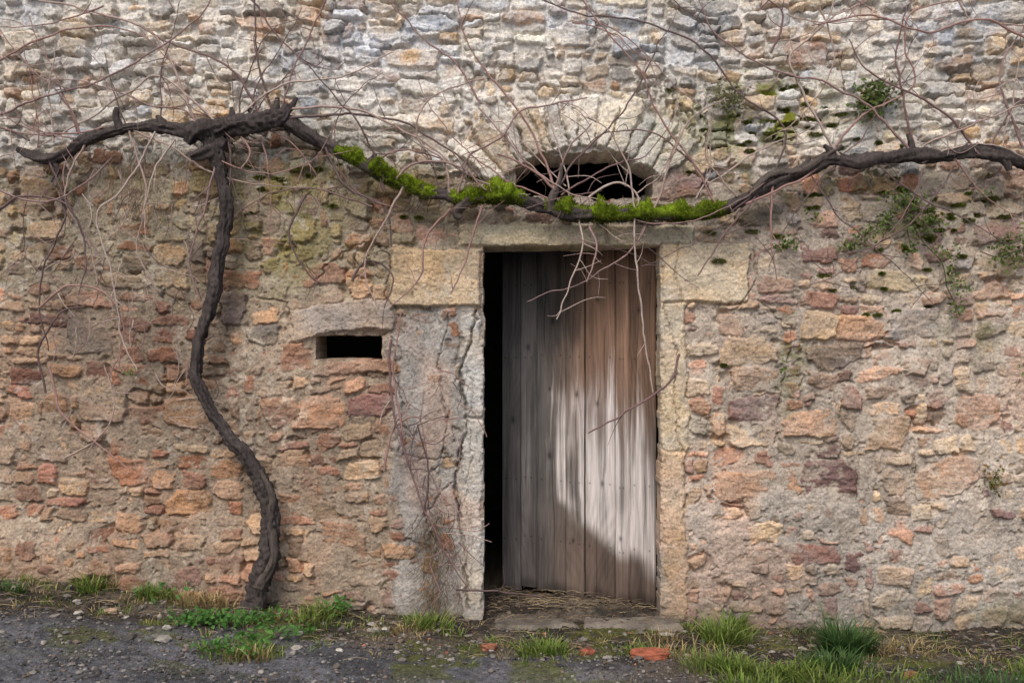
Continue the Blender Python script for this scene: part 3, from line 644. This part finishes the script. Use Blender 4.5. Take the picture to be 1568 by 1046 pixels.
# grass
def gpos(px,py):
    X_=(px-784)/S; Zr=(523-py)/S
    for y in np.linspace(-.04,-1.6,250):
        k=(5.08+y)/5.08
        if 1.4+Zr*k>=float(G0(np.array(X_*k),np.array(y))): return X_*k,float(y)
    return X_*.75,-1.3
def blades(mb,cx,cy,n_,rad,hmin,hmax,cols,wid=.0028,lean=.6):
    r=rad*np.sqrt(rng.random(n_)); a=rng.uniform(0,6.28,n_); x=cx+r*np.cos(a); y=np.minimum(cy+r*np.sin(a)*.7,-.03); z=G(x,y)-.004
    az=a+rng.normal(size=n_)*.8; hgt=rng.uniform(hmin,hmax,n_)*(1-.45*(r/rad)); le=hgt*np.abs(rng.normal(lean,.35,n_))
    w=wid*rng.uniform(.6,1.4,n_); sx=-np.sin(az+rng.normal(size=n_)*.6); sy=np.cos(az); V=[]
    for t,wt in [(0,1),(.4,.9),(.75,.55)]:
        cxx=x+np.cos(az)*le*t**1.8; cyy=y+np.sin(az)*le*t**1.8; cz=z+hgt*(t-.22*t**3)
        V+= [np.stack([cxx-sx*w*wt,cyy-sy*w*wt,cz],-1),np.stack([cxx+sx*w*wt,cyy+sy*w*wt,cz],-1)]
    V.append(np.stack([x+np.cos(az)*le,y+np.sin(az)*le,z+hgt*.76],-1))
    V=np.stack(V,1); V[...,1]=np.minimum(V[...,1],-.012)
    i=np.arange(n_)[:,None]*7
    col=np.array([lin(cols[k]) for k in rng.integers(len(cols),size=n_)])*rng.uniform(.75,1.25,n_)[:,None]
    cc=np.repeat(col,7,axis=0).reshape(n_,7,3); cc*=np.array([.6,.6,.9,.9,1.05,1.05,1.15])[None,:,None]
    mb.add(V.reshape(-1,3),np.concatenate([i+np.array([[0,1,3,2]]),i+np.array([[2,3,5,4]])]),i+np.array([[4,5,6]]),cc.reshape(-1,3))
g=MB()
GG=[(112,136,58),(126,148,66),(96,118,54),(140,152,84)]; GD=[(76,108,58),(66,96,52),(90,118,66)]; ST=[(176,156,110),(156,136,94),(190,172,128)]
tufts=[(385,1000,280,.13,.05,.14,GG),(370,1008,90,.13,.05,.12,ST),(480,952,180,.15,.06,.16,GG),(500,942,90,.09,.08,.19,GG),(455,958,70,.12,.04,.12,ST),
 (660,964,240,.14,.05,.16,GG),(620,970,70,.12,.04,.1,ST),(825,998,260,.12,.05,.16,GG),(800,992,50,.1,.05,.1,GG),(960,998,130,.14,.03,.10,GG),(905,1004,60,.2,.03,.06,GG),
 (1100,980,360,.14,.08,.25,GG),(1095,1030,380,.16,.07,.21,GG),(1060,1010,140,.18,.05,.15,ST),(1170,1035,260,.17,.06,.19,GG),(1290,1000,560,.13,.15,.34,GD),(1285,1030,300,.18,.08,.22,GD),(1215,1035,240,.2,.05,.16,GG),(1290,1052,220,.2,.05,.16,GG),
 (1350,1000,140,.2,.06,.19,ST),(1500,1050,360,.28,.05,.17,GD),(1400,1050,200,.22,.04,.12,GG),(1440,1020,80,.3,.04,.12,ST),(155,903,190,.12,.06,.18,GG),(165,898,80,.1,.08,.18,ST),(245,913,220,.12,.06,.19,GG),(300,928,220,.15,.06,.17,ST),(330,938,100,.12,.06,.17,ST),
 (20,903,160,.14,.05,.1,GD),(80,907,60,.25,.04,.08,GG),(200,922,60,.2,.03,.09,ST),(560,962,60,.2,.03,.07,GG),(1130,958,100,.07,.1,.25,GG),(1010,985,60,.08,.04,.12,ST),(-100,890,200,.3,.06,.14,GG),(1700,985,200,.3,.06,.16,GD),
 (1150,1060,200,.2,.05,.16,GG),(1560,1030,160,.15,.06,.16,GG),(700,972,60,.1,.04,.1,GG)]
for (px,py,n_,r,h0,h1,cl) in tufts:
    x,y=gpos(px,py)
    for _ in range(3):
        blades(g,x+rng.normal()*r*.35,y+rng.normal()*r*.2,n_//3,r*rng.uniform(.5,.95),h0,h1*rng.uniform(.75,1.1),cl)
for _ in range(300):
    x=rng.uniform(-2.7,2.7); y=-abs(rng.normal(0,.25))-.05
    if -.15<x<.8 and y>-.18: continue
    blades(g,x,y,int(rng.integers(4,18)),.04,.02,.08,GG if rng.random()<.6 else ST,.002)
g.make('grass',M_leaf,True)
wd=MB()
for (px,py,n_,sp) in [(300,958,150,.07),(340,962,160,.08),(395,958,120,.07),(380,990,80,.08),(440,978,50,.06),(520,932,60,.03),(240,908,24,.04),(285,862,10,.02),(345,1003,60,.06)]:
    x,y=gpos(px,py); leaves(wd,(x,min(y,-.08),float(G0(np.array(x),np.array(y)))+.045),n_,(sp,.04,.018),.015,[(84,128,60),(96,138,66),(72,110,52)])
wd.make('leafy_weeds',M_leaf,False)
# pebbles
ph=(1+5**.5)/2
ico=np.array([[-1,ph,0],[1,ph,0],[-1,-ph,0],[1,-ph,0],[0,-1,ph],[0,1,ph],[0,-1,-ph],[0,1,-ph],[ph,0,-1],[ph,0,1],[-ph,0,-1],[-ph,0,1]]); ico/=np.linalg.norm(ico[0])
icf=np.array([[0,11,5],[0,5,1],[0,1,7],[0,7,10],[0,10,11],[1,5,9],[5,11,4],[11,10,2],[10,7,6],[7,1,8],[3,9,4],[3,4,2],[3,2,6],[3,6,8],[3,8,9],[4,9,5],[2,4,11],[6,2,10],[8,6,7],[9,8,1]])
def pebs(mb,x,y,size,cols,dz=0.0):
    n_=len(x); V=ico[None]*(1+rng.normal(size=(n_,12,1))*.18)*size[:,None,None]*np.stack([rng.uniform(.7,1.5,n_),rng.uniform(.7,1.3,n_),rng.uniform(.4,.8,n_)],-1)[:,None,:]
    a=rng.uniform(0,6.28,n_); c_,s_=np.cos(a)[:,None],np.sin(a)[:,None]
    V=np.stack([V[...,0]*c_-V[...,1]*s_,V[...,0]*s_+V[...,1]*c_,V[...,2]],-1)
    V+=np.stack([x,y,G(x,y)+size*.3+.002+dz],-1)[:,None,:]
    col=np.array([lin(cols[k]) for k in rng.integers(len(cols),size=n_)])*rng.uniform(.6,1.3,n_)[:,None]
    mb.add(V.reshape(-1,3),None,(np.arange(n_)[:,None,None]*12+icf[None]).reshape(-1,3),np.repeat(col,12,axis=0))
pb=MB(); n_=26000
x=rng.uniform(-2.9,2.9,n_); y=-rng.random(n_)**.8*1.6-.0
kp=(fbm(x*3,y*4,400,3)+rng.normal(size=n_)*.5>-.1)&~((x>-.14)&(x<.92)&(y>-.14))
x=x[kp];y=y[kp]; pebs(pb,x,y,np.clip(rng.lognormal(-5.5,.5,len(x)),.002,.017),[(122,118,115),(98,96,98),(140,135,128),(86,82,80),(116,102,90),(66,64,63)])
pb.make('gravel',M_peb,False)
st_=MB()
for (px,py,s) in [(250,985,.034),(256,968,.022),(575,965,.030),(1020,975,.03),(455,990,.022),(590,962,.018),(520,1000,.014),(120,940,.02),(400,1030,.018),(690,1010,.016),(1080,985,.022),(930,1010,.018),(450,1000,.02),(340,960,.02),(850,1000,.016),(640,985,.015)]:
    xx,yy=gpos(px,py); pebs(st_,np.array([xx]),np.array([yy]),np.array([s]),[(178,172,162),(150,144,136)])
xx=rng.uniform(-2.6,2.6,160); yy=-np.abs(rng.normal(0,.3,160))-.12; pebs(st_,xx,yy,rng.uniform(.008,.02,160),[(150,144,136),(120,114,106),(96,90,84)])
xx=rng.uniform(-.12,.75,50); yy=rng.uniform(.03,.6,50); pebs(st_,xx,yy,rng.uniform(.004,.016,50),[(110,100,88),(80,72,64)])
xx=rng.uniform(-.9,1.3,26); yy=-np.abs(rng.normal(.2,.15,26))-.1; pebs(st_,xx,yy,rng.uniform(.006,.013,26),[(160,100,78),(172,112,88)])
st_.make('loose_stones',M_peb,False)
import bmesh
def brick(px,py,sx,sy,sz,rot,col):
    xx,yy=gpos(px,py)
    me=bpy.data.meshes.new('brick_fragment'); bm=bmesh.new(); bmesh.ops.create_cube(bm,size=1)
    bmesh.ops.subdivide_edges(bm,edges=bm.edges[:],cuts=9,use_grid_fill=True)
    for v in bm.verts:
        p=np.array(v.co); L_=np.abs(p); cnt=np.sort(L_)[::-1]
        p*= (1-.16*max(0,cnt[0]+cnt[1]-.84)*2)
        p[0]+=.09*float(fbm(p[1]*3+px,p[2]*3,1,3)); p[1]+=.09*float(fbm(p[0]*3+px,p[2]*3,2,3)); p[2]+=.12*float(fbm(p[0]*4,p[1]*4+px,3,3))
        if p[0]>.3: p[1]*=1-(p[0]-.3)*.9
        v.co=(p[0]*sx,p[1]*sy,p[2]*sz)
    bm.to_mesh(me); bm.free()
    ob=bpy.data.objects.new('brick_fragment',me); bpy.context.collection.objects.link(ob)
    nv=len(me.vertices); co_=np.zeros(nv*3); me.vertices.foreach_get('co',co_); co_=co_.reshape(-1,3)
    a=me.attributes.new('Col','FLOAT_COLOR','POINT'); c4=np.ones((nv,4),np.float32); c4[:,:3]=lin(col)*(1+.6*fbm(co_[:,0]*40+px,co_[:,1]*40+co_[:,2]*30,5,4))[:,None]; a.data.foreach_set('color',c4.ravel())
    me.materials.append(M_peb); ob.location=(xx,yy,float(G(np.array(xx),np.array(yy)))+sz*.25); ob.rotation_euler=(.10,-.06,rot)
brick(995,1008,.17,.085,.045,-.15,(154,90,68)); brick(900,1000,.06,.05,.035,.5,(148,88,68)); brick(748,992,.075,.05,.03,-.4,(146,96,76)); brick(168,936,.07,.04,.02,.2,(165,142,118)); brick(1395,1038,.06,.04,.03,.7,(146,96,76))
tw=MB()
for _ in range(1300):
    if rng.random()<.35: x=rng.uniform(-.13,.76); y=rng.uniform(-.02,.55)
    else: x=rng.uniform(-2.6,2.6); y=-abs(rng.normal(0,.22))-.04
    if y>.0: zz=float(G(np.array(x),np.array(y)))+.006+rng.random()*.03
    else: zz=float(G(np.array(x),np.array(y)))+.006+rng.random()*.015
    if -.13<x<.9 and -.14<y<0: zz=.008
    a=rng.uniform(0,3.14) if rng.random()<.5 else rng.normal(0,.5); l=rng.uniform(.02,.12); y2=y+math.sin(a)*l*.6
    if y<-.01: y2=min(y2,-.03)
    tube(tw,np.array([[x,y,zz,.0013],[x+math.cos(a)*l*.5,(y+y2)/2,zz+rng.uniform(0,.012),.0011],[x+math.cos(a)*l,y2,zz,.0008]]),3,.03,lin([(120,102,78),(90,74,58),(150,132,98),(70,58,50)][rng.integers(4)]),0,0,(0,0,1))
tw.make('twig_litter',M_cane,False)
db=MB(); n_=1500; x=np.concatenate([rng.uniform(-2.6,2.6,1000),rng.uniform(-.13,.75,500)]); y=np.concatenate([-np.abs(rng.normal(0,.2,1000))-.03,rng.uniform(.0,.5,500)])
c0=np.stack([x,y,G(x,y)+.008],-1); a_=rng.normal(size=(n_,3)); a_[:,2]*=.3; a_/=np.linalg.norm(a_,axis=1,keepdims=True); b_=np.cross(a_,[0,0,1.])+rng.normal(size=(n_,3))*.2; sz=rng.uniform(.004,.012,n_)[:,None]
Vv=np.stack([c0-a_*sz,c0+b_*sz*.5,c0+a_*sz,c0-b_*sz*.5],1).reshape(-1,3)
db.add(Vv,np.arange(n_*4).reshape(-1,4),None,np.repeat(np.array([lin([(112,90,64),(86,68,52),(140,118,84)][k]) for k in rng.integers(3,size=n_)]),4,axis=0))
db.make('dead_leaf_litter',M_leaf,False)
# ------------------------------------------------------------ LIGHT / CAMERA
sc=bpy.context.scene
w=bpy.data.worlds.new('World'); sc.world=w; w.use_nodes=True; N=w.node_tree.nodes; L=w.node_tree.links
sky=N.new('ShaderNodeTexSky'); sky.sky_type='NISHITA'; sky.sun_disc=False
el,az=math.radians(50),math.radians(196)
sky.sun_elevation=el; sky.sun_rotation=az; sky.air_density=1.0; sky.dust_density=4.0; sky.ozone_density=.6
L.new(sky.outputs[0],N['Background'].inputs['Color']); N['Background'].inputs['Strength'].default_value=0.15
sl=bpy.data.lights.new('sun','SUN'); sl.energy=1.5; sl.angle=math.radians(24); sl.color=(1,.965,.92)
so=bpy.data.objects.new('sun',sl); bpy.context.collection.objects.link(so)
from mathutils import Vector
d=Vector((math.sin(az)*math.cos(el),math.cos(az)*math.cos(el),math.sin(el)))
so.rotation_euler=d.to_track_quat('Z','Y').to_euler()
cam=bpy.data.cameras.new('camera'); co=bpy.data.objects.new('camera',cam); bpy.context.collection.objects.link(co)
cam.lens=35; cam.sensor_width=36; co.location=(0,-5.08,1.4); co.rotation_euler=(math.radians(90),0,0); cam.clip_end=2000
sc.camera=co
sc.view_settings.view_transform='Standard'
try: sc.view_settings.look='None'
except Exception: pass
sc.view_settings.exposure=0
